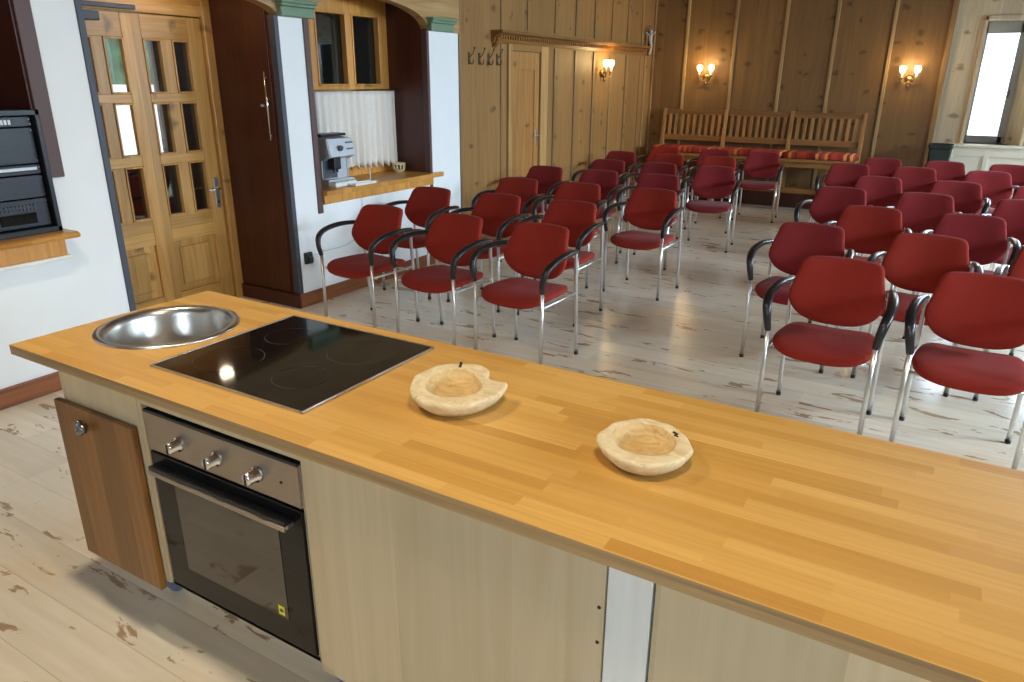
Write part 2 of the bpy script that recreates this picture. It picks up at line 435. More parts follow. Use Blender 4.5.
# paler window bay beside it
YP = YF+.02
b = MB(); pm = M['pine_pale']
W = [(.08, .68)]; wz0, wz1 = .965, 2.42
b.box((XW, YP, 0), (.08, YP+.34, ZC), pm); b.box((.08, YP, wz1), (.68, YP+.34, ZC), pm); b.box((.08, YP, 0), (.68, YP+.34, wz0), pm)
b.box((.68, YP, 0), (1.4, YP+.34, ZC), pm); b.box((1.4, YP, wz1), (2.6, YP+.34, ZC), pm); b.box((1.4, YP, 0), (2.6, YP+.34, wz0), pm); b.box((2.6, YP, 0), (XR+.2, YP+.34, ZC), pm)
for x in (.72, 1.36): b.box((x-.02, YP-.015, 0), (x+.02, YP, ZC), M['batten_left'], .004)
struct(b.build('wall_far_bay'))
# window 1 (visible): splayed reveal, grey sash, glass
w = holder('window_1')
b = MB()
b.prism([(.08, YP-.02), (.04, YP-.02), (.04, YP), (.08, YP)], 'Z', wz0, wz1+.04, pm)
b.box((.04, YP-.02, wz1), (.72, YP, wz1+.05), pm, .005); b.box((.68, YP-.02, wz0), (.72, YP, wz1), pm, .005)
b.build('casing', w)
b = MB(); b.prism([(.68, YP), (.68, YP+.3), (.50, YP+.3)], 'Z', wz0, wz1, pm)
b.build('splayed_reveal', w)
b = MB(); g = M['greyframe']
b.box((.08, YP+.25, wz1-.14), (.5, YP+.3, wz1), g, .006); b.box((.08, YP+.25, wz0), (.5, YP+.3, wz0+.09), g, .006)
b.box((.08, YP+.25, wz0), (.105, YP+.3, wz1), g, .006); b.box((.44, YP+.25, wz0), (.52, YP+.3, wz1), g, .006)
b.build('sash', w, 'grey sash')
b = MB(); b.tube([(.46, YP+.24, 1.62), (.46, YP+.215, 1.62), (.46, YP+.21, 1.52)], .008, M['iron']); b.build('window_handle', w)
b = MB(); b.box((.1, YP+.27, wz0+.08), (.45, YP+.276, wz1-.13), M['glass']); b.build('pane', w)
# window 2 (added beyond the frame edge to bring in daylight)
def big_window(name, a, bb, axis, z0, z1, depth):
    w = holder(name); b = MB(); m = M['greyframe']; g2 = MB()
    def bx(B, u0, u1, z0_, z1_, d0, d1, mm):
        if axis == 'X': B.box((u0, depth+d0, z0_), (u1, depth+d1, z1_), mm)
        else: B.box((depth+d0, u0, z0_), (depth+d1, u1, z1_), mm)
    mid = (a+bb)/2
    for u0, u1 in ((a, a+.06), (mid-.04, mid+.04), (bb-.06, bb)): bx(b, u0, u1, z0, z1, 0, .06, m)
    for q0, q1 in ((z0, z0+.07), (z1-.07, z1)): bx(b, a, bb, q0, q1, 0, .06, m)
    bx(g2, a+.06, bb-.06, z0+.07, z1-.07, .028, .034, M['glass'])
    b.build('sash', w); g2.build('pane', w)
big_window('window_2', 1.4, 2.6, 'X', wz0, wz1, YP+.2)
# right wall with windows
RW = [(1.2, 2.8), (3.9, 5.5), (6.6, 8.2), (9.2, 10.6)]
b = MB(); last = YB
for i, (a, e) in enumerate(RW):
    b.box((XR, last, 0), (XR+.3, a, ZC), P); b.box((XR, a, 0), (XR+.3, e, .95), P); b.box((XR, a, 2.45), (XR+.3, e, ZC), P); last = e
b.box((XR, last, 0), (XR+.3, YF+.36, ZC), P); struct(b.build('wall_right'))
for i, (a, e) in enumerate(RW): big_window('window_%d' % (i+3), a, e, 'Y', .95, 2.45, XR+.15)
# wall behind the camera, one window
b = MB(); b.box((-5.2, YB-.25, 0), (-.4, YB, ZC), P); b.box((-.4, YB-.25, 0), (1.6, YB, .95), P); b.box((-.4, YB-.25, 2.4), (1.6, YB, ZC), P); b.box((1.6, YB-.25, 0), (XR+.3, YB, ZC), P)
struct(b.build('wall_back')); big_window('window_7', -.4, 1.6, 'X', .95, 2.4, YB-.15)

# skirting
b = MB(); s_ = M['skirt']
b.box((XL, YB, 0), (XL+.022, 2.45, .11), s_, .006)
b.box((XL, 3.80, 0), (XL+.022, 6.04, .11), s_, .006); b.box((RX+.02, 3.795, 0), (XL+.022, 3.817, .11), M['darkpanel'], .006)
struct(b.build('baseboard_left'))

# corner trims at recess and niche
def trim(name, boxes, mat):
    b = MB()
    for a, e in boxes: b.box(a, e, mat, .005)
    return struct(b.build(name))
trim('trim_1', [((XL-.05, 2.45, 0), (XL+.010, 2.488, 2.12))], M['slate'])
trim('trim_2', [((XL-.05, 3.815, .11), (XL+.010, 3.855, 2.11))], M['slate'])
trim('trim_3', [((XL-.05, 4.085, .70), (XL+.014, 4.135, 2.11))], M['mauve'])
trim('trim_4', [((XL-.05, 5.54, .70), (XL+.012, 5.575, 2.11))], M['mauve'])
trim('trim_5', [((XL-.06, 2.13, 1.18), (XL+.02, 2.215, 2.6))], M['mauve'])
# green capitals
for i, (a, e) in enumerate(((2.24, 2.47), (3.83, 4.16), (5.54, 5.90))):
    b = MB()
    b.box((-4.18, a+.01, 2.10), (-4.125, e-.01, 2.165), M['green'], .008)
    b.box((-4.18, a+.005, 2.165), (-4.11, e-.005, 2.185), M['green'], .006)
    b.box((-4.18, a-.005, 2.185), (-4.095, e+.005, 2.21), M['green'], .008)
    struct(b.build('trim_%d' % (6+i)))

# dark wood panel lining the recess, with pull bar
d2 = holder('door_2')
b = MB(); b.box((RX+.0, 3.82, .0), (-4.262, 3.85, 2.42), M['darkpanel'])
b.box((-4.262, 3.82, 0), (XL, 3.85, 2.11), M['darkpanel'])
b.box((RX+.02, 3.812, .12), (-4.27, 3.82, 2.36), M['darkpanel'], .003); b.build('leaf', d2)
b = MB(); b.tube([(-4.29, 3.78, 1.27), (-4.29, 3.78, 1.74)], .007, M['chrome'])
for z in (1.3, 1.7): b.tube([(-4.29, 3.78, z), (-4.29, 3.815, z)], .005, M['chrome'])
b.build('pull_bar', d2, 'thin chrome pull bar')
b = MB(); b.tube([(-4.36, 3.812, 1.51), (-4.36, 3.785, 1.51)], .01, M['alu']); b.build('knob', d2)

# ------------------------------------------------------------------ entrance door (door_1)
d = holder('door_1')
DX = RX+.02
b = MB(); dm, dh = M['door'], M['doorh']
b.box((RX-.05, 2.46, 0), (DX+.03, 2.57, 2.24), dm, .008); b.box((RX-.05, 3.745, 0), (DX+.03, 3.82, 2.24), dm, .008)
b.box((RX-.05, 2.46, 2.105), (DX+.02, 3.82, 2.42), dh, .008)
b.build('door_frame', d)
b = MB()
cols = [(2.775, 2.91), (2.985, 3.125), (3.265, 3.405), (3.485, 3.63)]
rows = [(.735, 1.11), (1.175, 1.53), (1.59, 1.945)]
for u0, u1 in ((2.575, 2.76), (3.125, 3.265), (3.63, 3.74)): b.box((RX-.03, u0, .02), (DX, u1, 2.10), dm, .006)
for u0, u1 in ((2.91, 2.985), (3.405, 3.485)): b.box((RX-.03, u0, .65), (DX-.004, u1, 2.0), dm, .004)
for u0, u1 in ((2.76, 3.125), (3.265, 3.63)):
    for z0, z1 in ((.02, .16), (.55, .735), (1.11, 1.175), (1.53, 1.59), (1.945, 2.10)): b.box((RX-.03, u0, z0), (DX-.002, u1, z1), dh, .004)
    b.box((RX-.025, u0+.0, .16), (DX-.022, u1, .55), dm); b.box((RX-.02, u0+.05, .21), (DX-.006, u1-.05, .50), dm, .012)
for u0, u1 in cols:
    for z0, z1 in rows:
        for a, e in (((u0, z0), (u0+.012, z1)), ((u1-.012, z0), (u1, z1)), ((u0, z0), (u1, z0+.012)), ((u0, z1-.012), (u1, z1))):
            b.box((RX-.01, a[0], a[1]), (DX+.006, e[0], e[1]), dm, .003)
b.build('leaf', d)
for u0, u1 in cols:
    for z0, z1 in rows:
        g = MB(); g.box((RX-.012, u0+.004, z0+.004), (RX-.006, u1-.004, z1-.004), M['glass']); g.build('pane', d)
h = MB(); h.box((DX, 3.675, .745), (DX+.008, 3.715, .975), M['alu'], .003); h.tube([(DX, 3.695, .895), (DX+.05, 3.695, .895), (DX+.055, 3.68, .895), (DX+.055, 3.58, .89)], .009, M['alu'], 10)
h.lathe([(.001, -.004), (.009, -.004), (.009, .004), (.001, .004)], M['black'], 12, (DX+.008, 3.695, .79), Matrix.Rotation(PI/2, 3, 'Y'))
h.build('door_handle', d)
h = MB(); h.box((DX, 2.60, 2.035), (DX+.055, 2.96, 2.09), M['slate'], .006); h.build('closer_body', d)
h = MB(); h.box((DX+.02, 2.62, 2.115), (DX+.05, 3.22, 2.145), M['slate'], .005); h.build('closer_rail', d)

# ------------------------------------------------------------------ hatch niche
b = MB()
b.box((NX, 5.545, .84), (-4.262, 5.58, 2.42), M['darkpanel']); b.box((-4.262, 5.545, .84), (XL-.03, 5.58, 2.10), M['darkpanel']); b.box((NX, 4.11, .84), (-4.262, 4.14, 2.42), M['darkpanel']); b.box((-4.262, 4.11, .84), (XL-.03, 4.14, 2.10), M['darkpanel'])
struct(b.build('trim_9'))
w = holder('window_8'); b = MB(); m = M['winwood']; FX = NX+.03
for u0, u1 in ((4.14, 4.22), (4.50, 4.645), (5.01, 5.08), (5.435, 5.545)): b.box((NX-.04, u0, .86), (FX, u1, 2.36), m, .006)
for z0, z1 in ((.86, 1.0), (1.54, 1.64), (2.22, 2.36)): b.box((NX-.04, 4.14, z0), (FX-.003, 5.545, z1), m, .006)
for u0, u1 in ((4.645, 5.01), (5.08, 5.435)):
    for a, e in (((u0, 1.64), (u0+.015, 2.22)), ((u1-.015, 1.64), (u1, 2.22)), ((u0, 1.64), (u1, 1.655)), ((u0, 2.205), (u1, 2.22))): b.box((NX-.02, a[0], a[1]), (FX+.008, e[0], e[1]), m, .004)
b.build('casement_frame', w)
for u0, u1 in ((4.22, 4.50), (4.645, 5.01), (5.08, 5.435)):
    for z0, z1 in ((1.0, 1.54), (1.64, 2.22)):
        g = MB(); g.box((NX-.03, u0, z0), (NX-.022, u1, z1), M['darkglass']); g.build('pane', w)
# ledge
b = MB()
b.prism([(NX, 4.14), (-4.13, 4.14), (-4.12, 5.64), (-4.13, 5.68), (-4.165, 5.69), (-4.185, 5.60), (-4.185, 5.54), (NX, 5.54)], 'Z', .835, .872, M['ledge'])
led = tag(b.build('hatch_ledge'), 'honey wooden serving ledge in the arched wall niche under the lace curtain', 'ledge')
b = MB(); b.box((XL, 4.14, .765), (XL+.028, 5.56, .835), M['winwood'], .004); b.build('apron', led)
# curtain
cu = thing('cafe_curtain', 'short white lace café curtain hanging over the niche window', 'curtain', (NX+.09, 5.0, .97))
cu['label'] = 'short white lace curtain hanging over the niche window'
def cfn(i, j):
    y = -.48+1.02*i; z = .625*(1-j)
    zig = .045*abs(((i*13) % 1)*2-1)
    return (.022*math.sin(i*2*PI*12+.6*math.sin(i*9))*(.5+.5*j)+.006*math.sin(i*61), y, z - zig*j + (.028*0))
b = MB(); b.grid(cfn, 208, 14, M['lace'])
o = b.build('cloth', cu); sm = o.modifiers.new('thick', 'SOLIDIFY'); sm.thickness = .002
b = MB(); b.tube([(0, -.5, .635), (0, .56, .635)], .006, M['brass'])
b.build('curtain_rod', cu)

# coffee machine on the ledge (front towards the room, +X)
cm = thing('coffee_machine', 'silver automatic coffee machine on the niche ledge', 'coffee machine', (-4.345, 4.48, .872))
b = MB()
b.prism([(-.15, 0), (.06, 0), (.06, .05), (-.02, .05), (-.02, .20), (.09, .235), (.06, .37), (-.15, .39)], 'Y', -.15, .15, M['silver'])
bmesh.ops.bevel(b.bm, geom=b.bm.edges[:], offset=.008, segments=2, affect='EDGES')
b.build('housing', cm)
b = MB(); b.box((-.14, -.14, .385), (.0, .14, .405), M['black'], .006); b.build('hopper_lid', cm)
b = MB(); b.box((-.018, -.14, .055), (-.008, .02, .2), M['darkgrey'], .003); b.build('brew_recess', cm)
b = MB(); b.box((-.005, -.09, .13), (.07, -.01, .24), M['black'], .01)
b.tube([(.04, -.07, .13), (.04, -.07, .105)], .008, M['black']); b.tube([(.04, -.03, .13), (.04, -.03, .105)], .008, M['black'])
b.build('spout', cm)
b = MB(); b.box((.03, -.15, .0), (.13, .10, .035), M['white'], .01); b.box((.035, -.14, .034), (.125, .09, .038), M['silver'])
b.build('drip_tray', cm)
b = MB(); b.lathe([(.001, 0), (.022, 0), (.022, .015), (.001, .015)], M['darkgrey'], 20, (.086, -.03, .30), Matrix.Rotation(PI/2+.22, 3, 'Y')); b.build('dial', cm)
b = MB()
for z in (.33, .28, .24): b.box((.058+.1*(.37-z)*.6, .05, z), (.075+.1*(.37-z)*.6, .13, z+.012), M['darkgrey'], .003)
b.build('button_strip', cm)
# tray board in front of it
t = thing('drip_mat', 'small white tray in front of the coffee machine', 'tray', (-4.17, 4.60, .872))
b = MB(); b.box((-.042, -.13, 0), (.035, .13, .012), M['white'], .004)
b.box((-.042, -.13, .012), (-.036, .13, .022), M['white']); b.box((.029, -.13, .012), (.035, .13, .022), M['white'])
b.build('tray_body', t)
b = MB(); b.tube([(0, .09, .012), (0, .09, .13)], .004, M['white']); b.build('upright_pin', t)
# basket
bk = thing('wicker_basket', 'small cream openwork basket at the far end of the niche ledge', 'basket', (-4.49, 5.46, .872))
b = MB()
b.lathe([(.04, 0), (.05, .012), (.052, .02), (.046, .02), (.038, .008)], M['wicker'], 20)
for k in range(10):
    a = 2*PI*k/10; b.tube([(.048*math.cos(a), .048*math.sin(a), .015), (.056*math.cos(a), .056*math.sin(a), .07)], .007, M['wicker'], 6)
b.lathe([(.05, .065), (.062, .066), (.062, .082), (.05, .082), (.05, .065)], M['wicker'], 20, close=True)
b.build('basket_body', bk)
# cable and socket
b = MB(); b.tube([(XL+.01, 4.58, .76), (XL+.012, 4.57, .6), (XL+.015, 4.42, .42), (XL+.012, 4.1, .40), (XL+.012, 3.96, .39)], .004, M['led'], 6, 8)
tag(b.build('power_cable'), 'thin pale cable running down the white wall below the ledge', 'cable')
s = thing('wall_socket', 'black wall socket box low on the white pillar', 'socket', (XL, 3.93, .38))
b = MB(); b.box((0, -.035, -.045), (.03, .035, .045), M['outlet'], .006); b.build('socket_box', s)
b = MB(); b.box((.03, -.022, -.03), (.05, .022, .015), M['outlet'], .006); b.build('plug', s)

# ------------------------------------------------------------------ rack alcove
b = MB()
b.box((-4.75, .9, .84), (-4.72, 2.15, 2.5), M['darkpanel']); b.box((-4.75, 2.12, .84), (XL, 2.15, 2.5), M['darkpanel'])
b.box((-4.75, .9, .84), (XL, .93, 2.5), M['darkpanel']); b.box((-4.75, .9, 2.47), (XL, 2.15, 2.5), M['darkpanel'])
b.box((-4.72, 1.72, .9), (-4.68, 1.78, 2.47), M['darkpanel'], .01)
struct(b.build('trim_10'))
b = MB(); b.prism([(-4.185, .873), (-4.185, .908), (-4.02, .908), (-4.0, .901), (-3.992, .891), (-4.0, .88), (-4.02, .873)], 'Y', .80, 2.14, M['ledge'])
rl = tag(b.build('rack_ledge'), 'honey wooden wall ledge carrying the black audio rack', 'ledge')
b = MB(); b.box((XL, .82, .775), (XL+.10, 2.105, .873), M['winwood'], .005); b.build('apron', rl)
b = MB(); b.box((XL, .81, .755), (XL+.11, 2.12, .775), M['maplewhite'], .003); b.build('edge_strip', rl)
rk = thing('audio_rack', 'black rack case of sound amplifiers on the wooden wall ledge', 'equipment rack', (-4.2, 1.81, .908))
b = MB(); k = M['rackblack']
b.box((-.3, -.3, 0), (.10, .3, .03), k, .004); b.box((-.3, -.3, .60), (.10, .3, .63), k, .004)
b.box((-.3, -.3, 0), (.10, -.275, .63), k, .004); b.box((-.3, .275, 0), (.10, .3, .63), k, .004); b.box((-.3, -.3, 0), (-.28, .3, .63), k)
b.build('case', rk)
def unit(z0, z1, kind):
    b = MB(); b.box((-.25, -.27, z0), (.06, .27, z1), M['rackface'], .003)
    u = b.build('rack_unit', rk)
    for yy in (-.262, .262):
        for zz in (z0+.015, z1-.015): q = MB(); q.tube([(.058, yy, zz), (.064, yy, zz)], .005, M['chrome'], 8); q.build('rack_screw', u)
    if kind == 'strip':
        q = MB()
        for i in range(7): q.box((.06, .05+i*.018, z0+.012), (.063, .062+i*.018, z1-.014), M['led'])
        q.build('label_strip', u)
    if kind == 'amp':
        q = MB(); q.box((.06, -.25, z1-.028), (.068, .25, z1-.012), M['silver'], .002); q.build('trim_bar', u)
    if kind == 'mixer':
        q = MB()
        for i in range(12):
            for j in range(2): q.tube([(.06, .0+i*.018, z1-.03-j*.02), (.07, .0+i*.018, z1-.03-j*.02)], .0045, M['darkgrey'], 6)
        q.build('button_row', u)
        q = MB(); q.box((.06, .02, z0+.02), (.064, .2, z0+.075), M['blackgloss'], .002); q.build('display', u)
        q = MB(); q.box((.06, -.13, z0+.09), (.063, -.04, z0+.13), M['blackgloss']); q.build('screen', u)
        q = MB()
        for i in range(5): q.tube([(.06, -.2+i*.04, z0+.045), (.078, -.2+i*.04, z0+.045)], .012, M['darkgrey'], 12)
        q.build('dial', u)
unit(.545, .595, 'strip'); unit(.36, .54, 'plainfront'); unit(.305, .355, 'amp'); unit(.185, .30, 'plainfront'); unit(.035, .18, 'mixer')

# ------------------------------------------------------------------ left panelled wall fittings
# coat hooks
def hook(y, i, lab):
    t = thing('coat_hook', lab, 'coat hook', (XL, y, 1.895), 0, 'iron coat hooks on the pine wall')
    b = MB(); b.box((0, -.015, -.06), (.01, .015, .05), M['iron'], .004); b.build('back_plate', t)
    b = MB(); b.tube([(.008, 0, -.03), (.03, 0, -.055), (.05, 0, -.045), (.055, 0, -.015)], .0045, M['iron'], 8, 5)
    b.tube([(.008, 0, .01), (.025, .005, .02), (.045, .01, .05), (.06, .012, .085)], .0045, M['iron'], 8, 5)
    b.lathe([(.001, -.012), (.012, 0), (.001, .012)], M['iron'], 10, (.06, .012, .088)); b.build('prong', t)
for i, y in enumerate((6.22, 6.40, 6.57, 6.73)):
    hook(y, i, ['iron coat hook on pine wall, nearest the white pillar', 'iron coat hook on pine wall, second from the white pillar', 'iron coat hook on pine wall, third from the white pillar', 'iron coat hook on pine wall, closest to the narrow plank door'][i])
# hidden door
d = holder('door_3')
b = MB(); pl = M['pine_left']
b.box((XL, 6.93, 0), (XL+.03, 7.0, 2.055), M['pine_frame'], .006); b.box((XL, 7.64, 0), (XL+.03, 7.80, 2.055), M['pine_frame'], .006); b.box((XL, 6.94, 1.985), (XL+.026, 7.79, 2.06), pl, .004)
b.build('door_frame', d)
b = MB(); pl = M['pine_door']; b.box((XL, 7.0, .02), (XL+.008, 7.6, 1.98), pl)
for u0, u1 in ((7.0, 7.09), (7.5, 7.6)): b.box((XL, u0, .02), (XL+.022, u1, 1.98), pl, .004)
for z0, z1 in ((.02, .2), (.62, .74), (1.80, 1.98)): b.box((XL, 7.09, z0), (XL+.019, 7.5, z1), pl, .004)
b.build('leaf', d)
b = MB(); b.box((XL, 7.602, .02), (XL+.004, 7.638, 1.98), M['crack']); b.build('gap_shade_strip', d)  # solid dark strip; shade between leaf and frame is put into its colour
b = MB(); b.box((XL+.02, 7.535, 1.0), (XL+.026, 7.57, 1.16), M['alu'], .002); b.tube([(XL+.024, 7.55, 1.1), (XL+.065, 7.55, 1.1), (XL+.065, 7.45, 1.1)], .008, M['alu'], 8); b.build('door_handle', d)
# cornice shelf
b = MB(); hm = M['pine_left']
b.prism([(XL, 2.05), (XL+.03, 2.05), (XL+.05, 2.10), (XL+.10, 2.13), (XL+.14, 2.14), (XL+.14, 2.165), (XL, 2.165)], 'Y', 6.62, 10.75, M['cornice'])
for i in range(81): b.box((XL+.05, 6.67+i*.05, 2.085), (XL+.09, 6.695+i*.05, 2.122), M['cornice'])
b.prism([(XL, 2.0), (XL+.03, 2.02), (XL+.07, 2.07), (XL+.08, 2.10), (XL, 2.10)], 'Y', 6.64, 6.70, M['cornice'])
struct(b.build('trim_11'))

# sconces
def sconce(loc, rz, lab):
    t = thing('wall_sconce', lab, 'wall lamp', loc, rz, 'twin candle wall lamps')
    b = MB(); b.lathe([(.001, 0), (.045, 0), (.05, .008), (.03, .02), (.001, .026)], M['brass'], 20, (0, 0, 0), Matrix.Rotation(PI/2, 3, 'X'))
    b.lathe([(.001, -.09), (.014, -.08), (.02, -.06), (.01, -.04), (.018, -.02), (.001, 0)], M['brass'], 14, (0, -.035, -.02)); b.build('back_plate', t)
    for s in (-1, 1):
        b = MB(); b.tube([(0, -.02, -.02), (s*.03, -.06, -.05), (s*.07, -.085, -.045), (s*.085, -.09, .0)], .008, M['brass'], 8, 5)
        b.lathe([(.008, 0), (.032, .008), (.034, .014), (.012, .016), (.012, .03)], M['brass'], 16, (s*.085, -.09, 0)); b.build('arm', t)
        b = MB(); b.lathe([(.015, .02), (.015, .075), (.012, .08)], M['white'], 14, (s*.085, -.09, 0)); b.build('candle_sleeve', t)
        b = MB(); b.lathe([(.018, .075), (.030, .085), (.040, .12), (.038, .15), (.026, .16)], M['shade'], 18, (s*.085, -.09, 0)); b.build('glass_shade', t, 'glowing white glass shade')
    L = bpy.data.lights.new('sconce_light', 'POINT'); L.energy = 9; L.color = (1, .70, .32); L.shadow_soft_size = .06
    lo = bpy.data.objects.new('sconce_light', L); C.objects.link(lo); lo.location = V(loc)+Matrix.Rotation(rz, 3, 'Z') @ V((0, -.24, .16))
sconce((-3.33, YF, 1.76), 0, 'twin lit brass wall lamp above the slatted bench end by the crucifix')
sconce((-.67, YF, 1.74), 0, 'twin lit brass wall lamp on far wall beside the window')
sconce((XL+.016, 9.33, 1.79), PI/2, 'twin lit brass wall lamp under the cornice of the plank-door wall')

# crucifix in the corner
cx = thing('crucifix', 'slim crucifix with pale figure hanging high in the wooden corner', 'crucifix', (-4.13, YF-.33, 2.06), PI/4); cx.scale = (.8, .8, .72)
b = MB(); b.box((-.02, 0, -.02), (.02, .025, .56), M['iron'], .005); b.box((-.10, 0, .40), (.10, .025, .435), M['iron'], .005); b.build('cross', cx)
b = MB()
b.tube([(-.095, -.02, .43), (-.05, -.025, .39), (0, -.035, .36), (.05, -.025, .39), (.095, -.02, .43)], .017, M['silverfig'], 8, 4)
b.tube([(0, -.035, .37), (.0, -.04, .26), (.02, -.05, .16), (-.008, -.04, .0)], [.036, .020], M['silverfig'], 10, 4)
b.lathe([(.001, -.045), (.028, -.02), (.034, 0), (.026, .03), (.001, .045)], M['silverfig'], 12, (0, -.045, .43)); b.build('figure', cx)
b = MB(); b.box((XL+.0, YF-.33, .0), (XL+.02, YF-.295, 2.04), M['batten'], .006); struct(b.build('trim_12'))

# ------------------------------------------------------------------ bench on the far wall
BX0, BX1 = -3.88, -1.1; BY = 11.1
bn = thing('slatted_bench', 'long wooden bench with slatted back along the far wall', 'bench', (0, 0, 0))
b = MB(); b.box((BX0-.02, 10.58, .67), (BX1+.02, 11.12, .715), M['bench'], .008); b.box((BX0, 10.62, .60), (BX1, 10.66, .67), M['bench'], .005); b.build('seat', bn)
secs = [BX0+.0, BX0+.93, BX0+1.85, BX1]
for x in secs:
    b = MB(); b.prism([(10.98, .0), (11.06, .0), (11.06, .7), (11.13, 1.31), (11.08, 1.31), (10.98, .7)], 'X', x-.022, x+.022, M['benchv']); b.build('post', bn)
for x in (BX0+.03, BX0+.93, BX0+1.85, BX1-.3):
    b = MB(); b.box((x-.04, 10.66, 0), (x+.04, 10.73, .67), M['benchv'], .01); b.build('leg', bn)
b = MB(); b.box((BX0, 10.68, .24), (BX1-.3, 10.72, .32), M['bench'], .008); b.build('stretcher', bn)
b = MB(); b.box((BX0, 10.97, 0), (BX1, 11.12, .22), M['darkpanel']); b.build('plinth', bn)
for a, e in zip(secs, secs[1:]):
    b = MB(); n = 9
    b.box((a+.022, 11.085, 1.22), (e-.022, 11.12, 1.30), M['bench'], .006); b.box((a+.022, 11.04, .86), (e-.022, 11.075, .94), M['bench'], .006)
    for i in range(n):
        x = a+(e-a)*(i+1)/(n+1)
        b.prism([(11.048, .93), (11.068, .93), (11.105, 1.23), (11.085, 1.23)], 'X', x-.022, x+.022, M['benchv'])
    b.build('back_panel', bn)
for i, (a, e) in enumerate(((BX0-.0, BX0+.94), (BX0+.95, BX0+1.87), (BX0+1.88, BX1-.0))):
    b = MB(); b.box((a, 10.57, .717), (e, 10.98, .80), M['stripes'], .03)
    for q in range(2):
        pass
    for f in b.bm.faces: f.smooth = True
    tag(b.build('bench_cushion'), 'red and orange striped seat cushion on the slatted bench, ' + ['end by the crucifix', 'middle section', 'end by the window'][i], 'cushion', 'striped cushions on the bench')

# white wainscot and green bin below the window
b = MB(); cr = M['cream']
b.box((-.06, YP-.10, 0), (XR, YP, .93), cr); b.box((-.08, YP-.14, .93), (XR, YP+.24, .965), cr, .008)
for x in (-.04, .36, .86, 1.36, 1.86, 2.36): b.box((x-.03, YP-.117, .0), (x+.03, YP-.10, .93), cr, .003)
b.box((-.06, YP-.115, .82), (XR, YP-.10, .93), cr, .004); b.box((-.06, YP-.115, 0), (XR, YP-.10, .14), cr, .004)
struct(b.build('wall_far_wainscot'))
gb = thing('waste_bin', 'dark green bin standing in the corner under the window', 'bin', (-.15, YP-.36, 0))
b = MB(); rr = []
for z, sx, sy in ((0, .10, .12), (.92, .125, .16), (.93, .138, .175), (.97, .138, .175), (.97, .12, .155), (.1, .09, .11)):
    rr.append([(sx*x_, sy*y_, z) for x_, y_ in ((-1, -.85), (-.85, -1), (.85, -1), (1, -.85), (1, .85), (.85, 1), (-.85, 1), (-1, .85))])
b.loft(rr, M['bin'], False); b.build('bin_body', gb)

# ------------------------------------------------------------------ chairs
def pad(outline, layers, m, mapf):
    """layers: (scale, w)"""
    b = MB(); rings = [[mapf(u*s, v*s, w) for u, v in outline] for s, w in layers]
    b.loft(rings, m, True); return b
def outline(half, k=4):
    pts = half + [(-u, v) for u, v in reversed(half) if abs(u) > 1e-6]
    return [(p.x, p.y) for p in catmull([V((u, v, 0)) for u, v in pts], k, True)]
def make_chair(fab):
    t = thing('armchair', '', 'chair', (0, 0, 0), 0, 'red and burgundy armchairs set out in rows')
    seat_o = outline([(0, -.255), (.11, -.25), (.185, -.225), (.228, -.165), (.236, -.06), (.222, .09), (.20, .165), (.15, .20), (0, .205)])
    def ms(u, v, w): return (u, v, .452 + w - .030*max(0, (-v-.10)/.15)**2 + .012*(u/.23)**2)
    b = pad(seat_o, [(.92, -.024), (.985, -.018), (1.0, -.006), (.99, .004), (.95, .012), (.8, .018), (.4, .016), (.05, .014)], fab, ms); b.build('seat', t)
    back_o = outline([(0, -.168), (.10, -.158), (.176, -.122), (.222, -.062), (.230, -.015), (.216, .05), (.203, .10), (.195, .135), (.170, .160), (.10, .167), (0, .169)])
    def mb(u, v, w):
        y = .165 + .055*(v/.165)*.9 - .030*math.cos(v/.165*1.4) - .045*(u/.225)**2
        return (u, y - w, .672 + v)
    b = pad(back_o, [(.92, -.018), (.99, -.014), (1.0, 0), (.985, .014), (.93, .022), (.7, .026), (.35, .027), (.05, .027)], fab, mb); b.build('backrest', t)
    for s in (-1, 1):
        b = MB(); b.tube([(s*.247, -.215, .012), (s*.247, -.212, .56)], .0115, M['alu'], 12); lg = b.build('leg', t)
        b = MB(); b.lathe([(.013, 0), (.014, .006), (.013, .022), (.011, .022)], M['black'], 12, (s*.247, -.215, 0)); b.build('foot_cap', lg)
        b = MB(); b.tube([(s*.238, .235, .012), (s*.238, .205, .45), (s*.238, .195, .60), (s*.234, .195, .705)], .0115, M['alu'], 12, 4); lg = b.build('leg', t)
        b = MB(); b.lathe([(.013, 0), (.014, .006), (.013, .022), (.011, .022)], M['black'], 12, (s*.238, .235, 0)); b.build('foot_cap', lg)
        b = MB()
        pts = catmull([V(p) for p in ((s*.247, -.212, .52), (s*.256, -.224, .585), (s*.268, -.205, .65), (s*.276, -.13, .69), (s*.270, .0, .708), (s*.254, .12, .704), (s*.238, .20, .694))], 6)
        n = len(pts); rings = []
        for i, p in enumerate(pts):
            tt = (pts[min(i+1, n-1)]-pts[max(i-1, 0)]).normalized(); sd = V((1, 0, 0)); sd = (sd-tt*sd.dot(tt)).normalized(); nn = tt.cross(sd)
            wd = .015+.009*math.sin(PI*i/(n-1)); th = .014+.003*math.sin(PI*i/(n-1))
            rings.append([p+sd*wd*math.cos(2*PI*q/12)+nn*th*math.sin(2*PI*q/12) for q in range(12)])
        b.loft(rings, M['armblack']); b.build('armrest', t)
    b = MB()
    for s in (-1, 1): b.tube([(s*.247, -.21, .425), (s*.238, .21, .425)], .009, M['alu'], 10)
    b.tube([(-.247, -.17, .415), (.247, -.17, .415)], .008, M['alu'], 10); b.tube([(-.238, .15, .415), (.238, .15, .415)], .008, M['alu'], 10)
    b.tube([(-.236, .195, .66), (-.19, .185, .66)], .008, M['alu'], 8); b.tube([(.236, .195, .66), (.19, .185, .66)], .008, M['alu'], 8)
    b.build('seat_frame', t)
    return t
